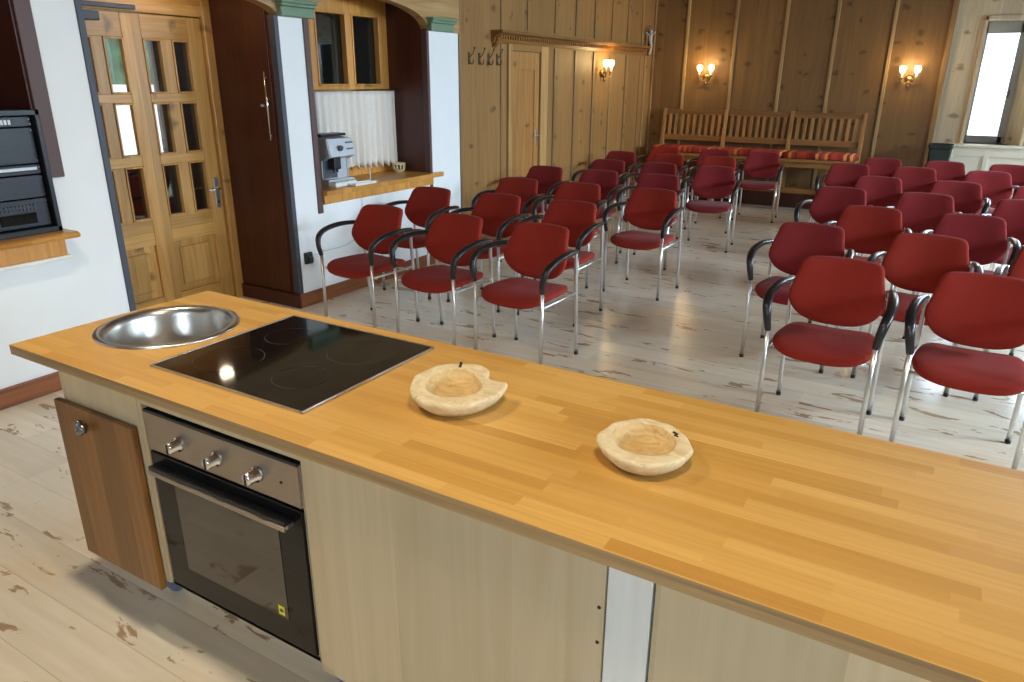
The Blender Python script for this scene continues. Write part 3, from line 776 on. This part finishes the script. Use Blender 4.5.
protos = [make_chair(M['fabric']), make_chair(M['burgundy'])]; used = [False, False]
def place(x, yb, rz, lab, k=0):
    o = copy_tree(protos[k]) if used[k] else protos[k]; used[k] = True
    lab = ('burgundy' if k else 'red') + lab[3:]
    o.location = (x, yb-.17, 0); o.rotation_euler = (0, 0, math.radians(rz)); o['label'] = lab
ROWN = ['front row', 'second row', 'third row', 'fourth row', 'fifth row', 'sixth row', 'rearmost row']
YR = [3.99, 4.94, 5.90, 6.90, 7.92, 8.98, 9.95]
LEFT = [(-3.46, -2.79, -2.155), (-3.72, -3.05, -2.40), (-3.42, -2.79, -2.11), (-3.68, -3.05, -2.42), (-3.40, -2.79, -2.14), (-3.69, -3.06, -2.41), (-3.45, -2.74, -2.10)]
LS = ['wall-side seat', 'centre seat', 'aisle seat']
LYAW = [(-4, -4, -4), (-2, -3, -2), (2, 4, -3), (-2, 1, 0), (-1, -2, 6), (-3, -2, 2), (-3, 0, 4)]
LCOL = [(0, 0, 0), (0, 0, 0), (0, 0, 0), (1, 1, 1), (1, 1, 1), (1, 0, 0), (0, 1, 1)]
RCOL = [(0, 0), (1, 0, 0), (0, 1, 1), (1, 1, 1), (1, 1, 1), (1, 1, 1), (1, 1, 1)]
for r in range(7):
    for i, x in enumerate(LEFT[r]):
        place(x, YR[r], LYAW[r][i], 'red fabric armchair in the block beside the white hatch wall, %s, %s' % (ROWN[r], LS[i]), LCOL[r][i])
RIGHT = [(-.39, .245), (-.70, -.03, .61), (-.44, .19, .82), (-.78, -.13, .55), (-.57, .07, .73), (-.97, -.32, .36), (-.71, -.06, .58)]
RS = ['aisle seat', 'centre seat', 'seat farthest from aisle']
RYAW = [(-2, -2), (-3, -2, -2), (-2, -2, -2), (-3, -2, -6), (0, -4, 0), (0, 0, 3), (0, 0, 0)]
for r in range(7):
    for i, x in enumerate(RIGHT[r]):
        place(x, YR[r]+(.07 if r == 5 else 0), RYAW[r][i], 'red fabric armchair in the block before the window, %s, %s' % (ROWN[r], RS[i]), RCOL[r][i])

# ------------------------------------------------------------------ kitchen island
ZT = .924; XA, XB, Y0, Y1 = -2.375, 1.15, .995, 1.708; TH = .03
SX, SY, SR = -2.12, 1.36, .215
# worktop with a round cut-out
b = MB(); seg = 64
def sq(a, r):
    return (SX+r*math.cos(a), SY+r*math.sin(a))
circ = [sq(2*PI*k/seg, SR-.012) for k in range(seg)]
def ray_sq(a):
    dx, dy = math.cos(a), math.sin(a); xa, xb, ya, yb = XA+.001-.001, SX+.34, Y0, Y1
    t = min([((xb if dx > 0 else xa)-SX)/dx if abs(dx) > 1e-9 else 9, ((yb if dy > 0 else ya)-SY)/dy if abs(dy) > 1e-9 else 9]); return (SX+dx*t, SY+dy*t)
angs = sorted([2*PI*k/seg for k in range(seg)] + [math.atan2(yy-SY, xx-SX) % (2*PI) for xx in (XA, SX+.34) for yy in (Y0, Y1)])
for z, m in ((ZT, M['top']), (ZT-TH, M['topedge'])):
    inner = [b.bm.verts.new((*sq(a, SR-.012), z)) for a in angs]; outer = [b.bm.verts.new((*ray_sq(a), z)) for a in angs]
    n = len(angs); b._set([b.bm.faces.new((inner[k], outer[k], outer[(k+1) % n], inner[(k+1) % n])) for k in range(n)], m)
    if z == ZT: I0, O0 = inner, outer
    else: b._set([b.bm.faces.new((I0[k], I0[(k+1) % n], inner[(k+1) % n], inner[k])) for k in range(n)], M['topedge']); O1 = outer
xm = SX+.34
def quad(ps, m): b._set([b.bm.faces.new([b.bm.verts.new(p) for p in ps])], m)
quad([(xm, Y0, ZT), (XB, Y0, ZT), (XB, Y1, ZT), (xm, Y1, ZT)], M['top']); quad([(xm, Y0, ZT-TH), (XB, Y0, ZT-TH), (XB, Y1, ZT-TH), (xm, Y1, ZT-TH)], M['topedge'])
for (p, q) in (((XA, Y0), (XB, Y0)), ((XB, Y0), (XB, Y1)), ((XB, Y1), (XA, Y1)), ((XA, Y1), (XA, Y0))):
    quad([(*p, ZT), (*q, ZT), (*q, ZT-TH), (*p, ZT-TH)], M['topedge'])
bmesh.ops.remove_doubles(b.bm, verts=b.bm.verts, dist=1e-4)
tag(b.build('worktop'), 'long honey butcher-block worktop on the kitchen island', 'worktop')

# sink
sk = thing('round_sink', 'round stainless steel sink set in the worktop end', 'sink', (SX, SY, ZT))
b = MB()
b.lathe([(SR+.006, .001), (SR+.006, .004), (SR-.002, .008), (SR-.014, .007), (SR-.022, .0), (SR-.028, -.02), (SR-.034, -.11), (SR-.055, -.145), (.10, -.152), (.045, -.156), (.043, -.165), (.001, -.166)], M['steel'], 64, close=True); b.build('basin', sk)
b = MB(); b.lathe([(.04, -.157), (.036, -.152), (.014, -.153), (.001, -.150)], M['chrome'], 24); b.build('drain', sk)
a = math.radians(20)
b = MB(); b.lathe([(.001, .0), (.016, .0), (.016, .004), (.009, .004), (.008, .001), (.001, .001)], M['darkgrey'], 18, ((SR-.035)*math.cos(a), (SR-.035)*math.sin(a), -.04), Matrix.Rotation(a, 3, 'Z') @ Matrix.Rotation(-PI/2, 3, 'Y')); b.build('overflow', sk)

# cooktop
ck = thing('ceramic_cooktop', 'black glass cooktop set in the wooden worktop', 'cooktop', (-1.548, 1.378, ZT))
b = MB(); b.box((-.295, -.265, .0005), (.295, .265, .006), M['blackgloss'], .002); b.build('glass_plate', ck)
b = MB()
for a, e in (((-.299, -.269), (-.294, .269)), ((.294, -.269), (.299, .269)), ((-.299, -.269), (.299, -.264)), ((-.299, .264), (.299, .269))): b.box((*a, .0), (*e, .0075), M['steel'], .001)
b.build('steel_rim', ck, 'thin steel rim')
for x, y, r in ((-.15, .11, .075), (.14, .12, .10), (-.15, -.12, .10), (.13, -.11, .078)):
    b = MB(); b.lathe([(r, .0062), (r, .0064), (r-.002, .0064), (r-.002, .0062), (r, .0062)], M['zone'], 48, (x, y, 0), close=True); b.build('cooking_zone', ck)

# bowls: irregular outlines in plan, thick rim, scooped hollow
def bowl(lab, loc, rim, hol, hgt, seed, cracks):
    t = thing('wooden_bowl', lab, 'bowl', loc, 0, 'rustic root wood bowls')
    def sm(p, k, ragged):
        q = [V((x, y, 0)) for x, y in p]
        return catmull(q, k, True)
    n = len(rim)*6; R = sm(rim, 6, 0); c = sum(R, V((0, 0, 0)))/n
    hp = sm(hol, 12, 0); hc = sum(hp, V((0, 0, 0)))/len(hp)
    def at(poly, cen, a):      # radius of a closed outline in direction a
        best = None
        for p, q in zip(poly, poly[1:]+poly[:1]):
            d = V((math.cos(a), math.sin(a), 0)); e = q-p; w = p-cen
            den = d.x*e.y-d.y*e.x
            if abs(den) < 1e-12: continue
            tt = (w.x*e.y-w.y*e.x)/den; u = (w.x*d.y-w.y*d.x)/den
            if tt > 0 and -1e-6 <= u <= 1+1e-6: best = tt if best is None else max(best, tt)
        return best
    N = 96; A = [2*PI*k/N for k in range(N)]
    ro = [at(R, hc, a) for a in A]; ri = [at(hp, hc, a) for a in A]
    def ring(fo, z, inner=False, wob=0):
        out = []
        for a, o_, i_ in zip(A, ro, ri):
            r = (i_ if inner else o_)*fo
            p = hc+V((math.cos(a)*r, math.sin(a)*r, 0))
            out.append((p.x, p.y, z+wob*mnoise.noise(V((p.x*22+seed, p.y*22, seed)))))
        return out
    b = MB(); H = hgt
    b.loft([ring(.62, 0), ring(.76, .003), ring(.90, H*.40, wob=.004), ring(.985, H*.72, wob=.006), ring(1.0, H*.90, wob=.005), ring(.975, H*1.0, wob=.005), ring(.93, H*1.02, wob=.005),
            ring(1.06, H*1.0, True, .004), ring(1.0, H*.96, True, .004)], M['bowl'], True, (True, False))
    b.build('rim_body', t)
    b = MB(); b.loft([ring(1.0, H*.96, True, .004), ring(.95, H*.72, True), ring(.86, H*.45, True), ring(.68, H*.24, True), ring(.4, H*.17, True), ring(.05, H*.15, True)], M['bowlin'], True, (False, True)); b.build('hollow', t)
    b = MB()
    for (x, y), (w, l), r in cracks: b.box((x-w, y-l, H*.9), (x+w, y+l, H*1.06), M['crack'], .001, Matrix.Rotation(r, 3, 'Z'))
    b.build('crack', t, 'dark crack in the rim')
bowl('pale rough-edged wooden bowl with notched rim beside the cooktop', (-.96, 1.42, ZT+.001),
     [(-.099, -.131), (-.137, -.06), (-.135, .005), (-.117, .05), (-.09, .078), (-.053, .092), (-.006, .084), (.016, .059), (.030, .027), (.065, .021), (.091, .027), (.107, -.016), (.108, -.068), (.091, -.119), (.053, -.161), (.001, -.178), (-.061, -.163)],
     [(-.072, -.103), (-.099, -.044), (-.096, .008), (-.072, .038), (-.027, .04), (.025, .0), (.050, -.030), (.054, -.072), (.036, -.108), (-.001, -.128), (-.04, -.126)], .047, 3.1, [((-.078, .062), (.0035, .018), .5)])
bowl('smooth oval wooden bowl with thick pale rim, alone on bare worktop', (-.455, 1.375, ZT+.001),
     [(-.099, -.082), (-.105, -.047), (-.096, .006), (-.066, .054), (-.013, .072), (.047, .046), (.091, -.007), (.099, -.045), (.079, -.1), (.042, -.134), (-.012, -.14), (-.064, -.118)],
     [(-.077, -.05), (-.078, -.009), (-.055, .035), (-.015, .046), (.027, .029), (.055, -.006), (.060, -.049), (.041, -.084), (.004, -.10), (-.04, -.089)], .044, 8.2, [((.042, .027), (.008, .0025), -.6), ((.048, .015), (.007, .002), -.6)])

# cabinets (base units below the worktop)
ZB = .25; YC = 1.036; YBk = 1.66; ZU = ZT-TH
def castor(x, y, par):
    b = MB(); b.lathe([(.001, ZB), (.03, ZB), (.03, ZB-.008), (.012, ZB-.012), (.012, .10), (.001, .10)][::-1], M['alu'], 14, (x, y, 0))
    for s in (-1, 1): b.box((x-.012, y+s*.018-.002, .045), (x+.012, y+s*.018+.002, .11), M['alu'], .001)
    b.box((x-.012, y-.02, .10), (x+.012, y+.02, .112), M['alu'], .002)
    o = b.build('castor', par)
    b = MB(); b.lathe([(.02, -.014), (.046, -.014), (.05, -.008), (.05, .008), (.046, .014), (.02, .014)], M['castor'], 24, (x, y, .05), Matrix.Rotation(PI/2, 3, 'X')); b.build('castor_wheel', o, 'grey blue castor wheel')
def carcass(x0, x1, par, notch=False, m=M['maple']):
    b = MB(); t = .018
    if notch: b.box((x0, YC, ZB), (x0+t, 1.12, ZU), m, .001); b.box((x0, 1.12, ZB), (x0+t, YBk, .73), m, .001)
    else: b.box((x0, YC, ZB), (x0+t, YBk, ZU), m, .001)
    if True: b.box((x1-t, YC, ZB), (x1, YBk, ZU), m, .001)
    b.box((x0+t, YC, ZB), (x1-t, YBk, ZB+t), m, .001); b.box((x0+t, YBk-.01, ZB+t), (x1-t, YBk, .73 if notch else ZU), m)
    b.box((x0+t, YC, ZU-.15 if notch else ZU-.045), (x1-t, YC+t, ZU), m, .001)
    b.build('carcass', par)
# sink unit
u = thing('base_cabinet', 'sink base cabinet with brown wooden door at the island end', 'cabinet', (0, 0, 0)); carcass(-2.205, -1.822, u, True)
b = MB(); b.box((-2.226, 1.014, .222), (-1.836, 1.034, .772), M['cabdoor'], .004); dr = b.build('door', u, 'brown wooden door')
kb = MB()
for a_ in (0, 2.1, 4.2): kb.lathe([(.001, -.016), (.010, -.012), (.013, 0), (.010, .010), (.001, .014)], M['dullchrome'], 12, (-2.066+.012*math.cos(a_), .996, .722+.012*math.sin(a_)))
kb.tube([(-2.066, 1.014, .722), (-2.066, .998, .722)], .008, M['chrome'], 10); kb.build('knob', dr, 'small chrome flower-shaped knob')
castor(-2.08, 1.20, u); castor(-2.1, 1.55, u)
# oven housing
u = thing('oven_housing', 'pale maple housing unit around the built-in oven', 'cabinet', (0, 0, 0)); carcass(-1.820, -1.172, u)
b = MB(); b.box((-1.802, YC+.0, ZB), (-1.19, YC+.013, ZB+.016), M['maple']); b.build('bottom_rail', u)
castor(-1.28, 1.20, u); castor(-1.30, 1.55, u)
# plain maple panel unit
u = thing('base_cabinet', 'wide plain maple base unit beside the oven', 'cabinet', (0, 0, 0)); carcass(-1.168, -.405, u)
b = MB(); b.box((-1.168, YC-.018, ZB), (-.402, YC-.001, ZU-.002), M['maple'], .002); b.build('front_panel', u)
b = MB()
for z in (.78, .70, .60, .50): b.lathe([(.001, 0), (.004, 0), (.003, .002), (.001, .002)], M['crack'], 8, (-.412, YC-.018, z), Matrix.Rotation(PI/2, 3, 'X'))
b.build('screw_holes', u)
castor(-1.10, 1.16, u); castor(-.5, 1.16, u); castor(-.5, 1.55, u)
b = MB(); b.box((-.40, YC-.014, 0), (-.315, YC+.5, ZU-.002), M['maplewhite'], .002)
o_ = tag(b.build('filler_panel'), 'narrow white upright filler between the two maple units', 'panel')
u = thing('base_cabinet', 'maple base unit at the near end past the white filler', 'cabinet', (0, 0, 0)); carcass(-.308, 1.0, u)
b = MB(); b.box((-.310, YC-.016, ZB), (1.0, YC-.001, ZU-.002), M['maple'], .002); b.build('front_panel', u)
castor(-.24, 1.16, u); castor(.9, 1.16, u); castor(.9, 1.55, u)
# oven
ov = thing('built_in_oven', 'black and steel built-in oven under the cooktop', 'oven', (-1.491, 1.051, .0))
HW = .2955
b = MB(); b.box((-.274, .001, .275), (.274, .50, .81), M['black']); b.build('oven_body', ov)
b = MB(); b.box((-HW, -.022, .718), (HW, .0, .839), M['panelsteel'], .003)
cp = b.build('control_panel', ov, 'brushed steel control panel')
b = MB(); b.box((-HW, -.0225, .832), (HW, .0, .8415), M['black'], .002); b.build('top_strip', cp)
for x in (-.152, 0, .150):
    b = MB(); R_ = Matrix.Rotation(PI/2, 3, 'X')
    b.lathe([(.001, 0), (.022, 0), (.020, .008), (.016, .010), (.016, .034), (.013, .037), (.001, .037)], M['chrome'], 22, (x, -.022, .772), R_)
    b.box((x-.003, -.061, .757), (x+.003, -.057, .787), M['black'], .001)
    b.build('knob', cp, 'chrome control knob')
b = MB(); b.lathe([(.001, 0), (.004, 0), (.003, .003), (.001, .003)], M['black'], 10, (.235, -.022, .775), Matrix.Rotation(PI/2, 3, 'X')); b.build('indicator_lamp', cp)
b = MB(); b.box((-HW, -.022, .269), (HW, .0, .712), M['blackgloss'], .003); dr = b.build('door', ov, 'black glass door')
b = MB(); b.box((-.205, -.0235, .35), (.205, -.0221, .648), M['ovenglass'], .0005); b.build('oven_window', dr, 'smoky glass window')
b = MB(); b.box((-.272, -.05, .671), (.262, -.021, .682), M['black'], .003)
for q in (-1, 1): b.box((q*.25-.014, -.046, .661), (q*.25+.014, -.02, .6725), M['alu'], .003)
b.build('handle', dr, 'flat black bar handle')
b = MB(); b.box((-.272, -.053, .658), (.262, -.046, .6715), M['panelsteel'], .002); b.build('handle_edge', dr, 'light steel front edge')
b = MB(); b.box((.170, -.0242, .357), (.192, -.0236, .386), M['yellow'], .0002); b.box((.174, -.0245, .366), (.188, -.0243, .377), M['darkgrey']); b.build('sticker', dr, 'yellow sticker')
b = MB(); b.box((HW+.0004, -.016, .27), (HW+.004, -.003, .838), M['chrome'], .001); b.build('side_trim', ov)

# ceiling lamps over the kitchen
def downlight(x, y, z, e, lab, size=.13):
    t = thing('ceiling_lamp', lab, 'ceiling lamp', (x, y, z), 0, 'round ceiling lamps')
    b = MB(); b.lathe([(.001, 0), (.15, 0), (.16, -.02), (.15, -.045), (.14, -.045), (.14, -.03), (.001, -.03)], M['white'], 28); b.build('lamp_body', t)
    b = MB(); b.lathe([(.001, -.031), (.138, -.031), (.12, -.05), (.001, -.06)], M['bulb'], 28); b.build('diffuser', t)
    L = bpy.data.lights.new('kitchen_lamp', 'AREA'); L.shape = 'DISK'; L.size = size; L.energy = e; L.color = (1, .86, .66)
    o = bpy.data.objects.new('kitchen_lamp', L); C.objects.link(o); o.location = (x, y, z-.075)
KE = 30
downlight(-2.15, .90, ZC-.14+.14, KE, 'round ceiling lamp over the sink end of the island')
downlight(-.2, .75, ZC, KE*.8, 'round ceiling lamp over the bare end of the island')
# recessed spot in the door recess soffit
t = thing('recess_spotlight', 'small spotlight under the soffit of the door recess', 'spotlight', (-4.55, 3.30, 2.42))
b = MB(); b.lathe([(.001, 0), (.045, 0), (.045, -.035), (.036, -.035), (.036, -.02), (.001, -.02)], M['white'], 20); b.build('spot_body', t)
b = MB(); b.lathe([(.001, -.021), (.024, -.021), (.02, -.03), (.001, -.034)], M['shade'], 20); b.build('diffuser', t)
L = bpy.data.lights.new('recess_spot', 'POINT'); L.energy = 2.5; L.color = (1, .8, .55); L.shadow_soft_size = .05
o = bpy.data.objects.new('recess_spot', L); C.objects.link(o); o.location = (-4.5, 3.30, 2.30)

# ------------------------------------------------------------------ outside
def hillfn(i, j):
    y = -14+44*i; z = -2+12*j; p = V((0, y*.35, z*.35))
    return (26-4*j*0+7*j + 2.2*mnoise.noise(p), y, z+1.2*mnoise.noise(p*1.7))
b = MB(); b.grid(hillfn, 60, 22, M['hill']); struct(b.build('hillside'))

def bankfn(i, j):
    y = 2+46*i; z = -.5+14*j; p = V((3.3, y*.4, z*.4))
    return (-22-9*j+1.6*mnoise.noise(p), y, z)
b = MB(); b.grid(bankfn, 50, 16, M['hill']); struct(b.build('hillside'))
b = MB(); b.box((-12.3, 0, -.12), (-12, 14, 1.58), M['snow']); struct(b.build('wall_garden'))
b = MB(); b.box((-40, -10, -.3), (-8.3, 60, -.12), M['snow']); struct(b.build('ground'))
# ------------------------------------------------------------------ daylight
def daylight(loc, size, energy, direction, col=(.66, .84, 1.0)):
    L = bpy.data.lights.new('window_daylight', 'AREA'); L.shape = 'RECTANGLE'; L.size, L.size_y = size; L.energy = energy; L.color = col
    o = bpy.data.objects.new('window_daylight', L); C.objects.link(o); o.location = loc
    o.rotation_euler = V(direction).to_track_quat('-Z', 'Z').to_euler()
for (a, e), DE in zip(RW, (400, 640, 1000, 680)): daylight((XR+.75, (a+e)/2, 2.5), (1.5, 1.5), DE, (-1, 0, -.45))
daylight((2.0, YP+.75, 2.5), (1.2, 1.4), 500, (0, -1, -.55))  # daylight for the added, unseen second bay window
daylight((.30, YP+.75, 2.5), (.6, 1.4), 160, (0, -1, -.55))
daylight((.6, YB-.75, 2.5), (2.0, 1.4), 300, (0, 1, -.55))

wd = bpy.data.worlds.new('sky'); bpy.context.scene.world = wd; wd.use_nodes = True
bg = wd.node_tree.nodes['Background']; bg.inputs[0].default_value = (.86, .94, 1, 1); bg.inputs[1].default_value = 3.0

# ------------------------------------------------------------------ camera
yaw, pit, rol = 5.34651022e-01, 3.46751427e-01, 6.78863848e-03
cy, sy, cp_, sp = math.cos(yaw), math.sin(yaw), math.cos(pit), math.sin(pit)
f = V((-sy*cp_, cy*cp_, -sp)); r = V((cy, sy, 0)); up = r.cross(f)
cr_, sr_ = math.cos(rol), math.sin(rol)
R2 = cr_*r+sr_*up; U2 = -sr_*r+cr_*up
cam = bpy.data.cameras.new('camera'); co = bpy.data.objects.new('camera', cam); C.objects.link(co)
mm = Matrix((R2, U2, -f)).transposed().to_4x4(); mm.translation = V((0, 0, 1.694)); co.matrix_world = mm
cam.sensor_fit = 'HORIZONTAL'; cam.sensor_width = 36; cam.lens = 721.764046*36/1024; cam.clip_start = .05
sc = bpy.context.scene; sc.camera = co
sc.view_settings.view_transform = 'Standard'; sc.view_settings.look = 'None'; sc.view_settings.gamma = 1; sc.view_settings.exposure = 0
sc.view_settings.use_curve_mapping = False
sc.cycles.use_denoising = True
sc.cycles.max_bounces = 8; sc.cycles.sample_clamp_indirect = 6
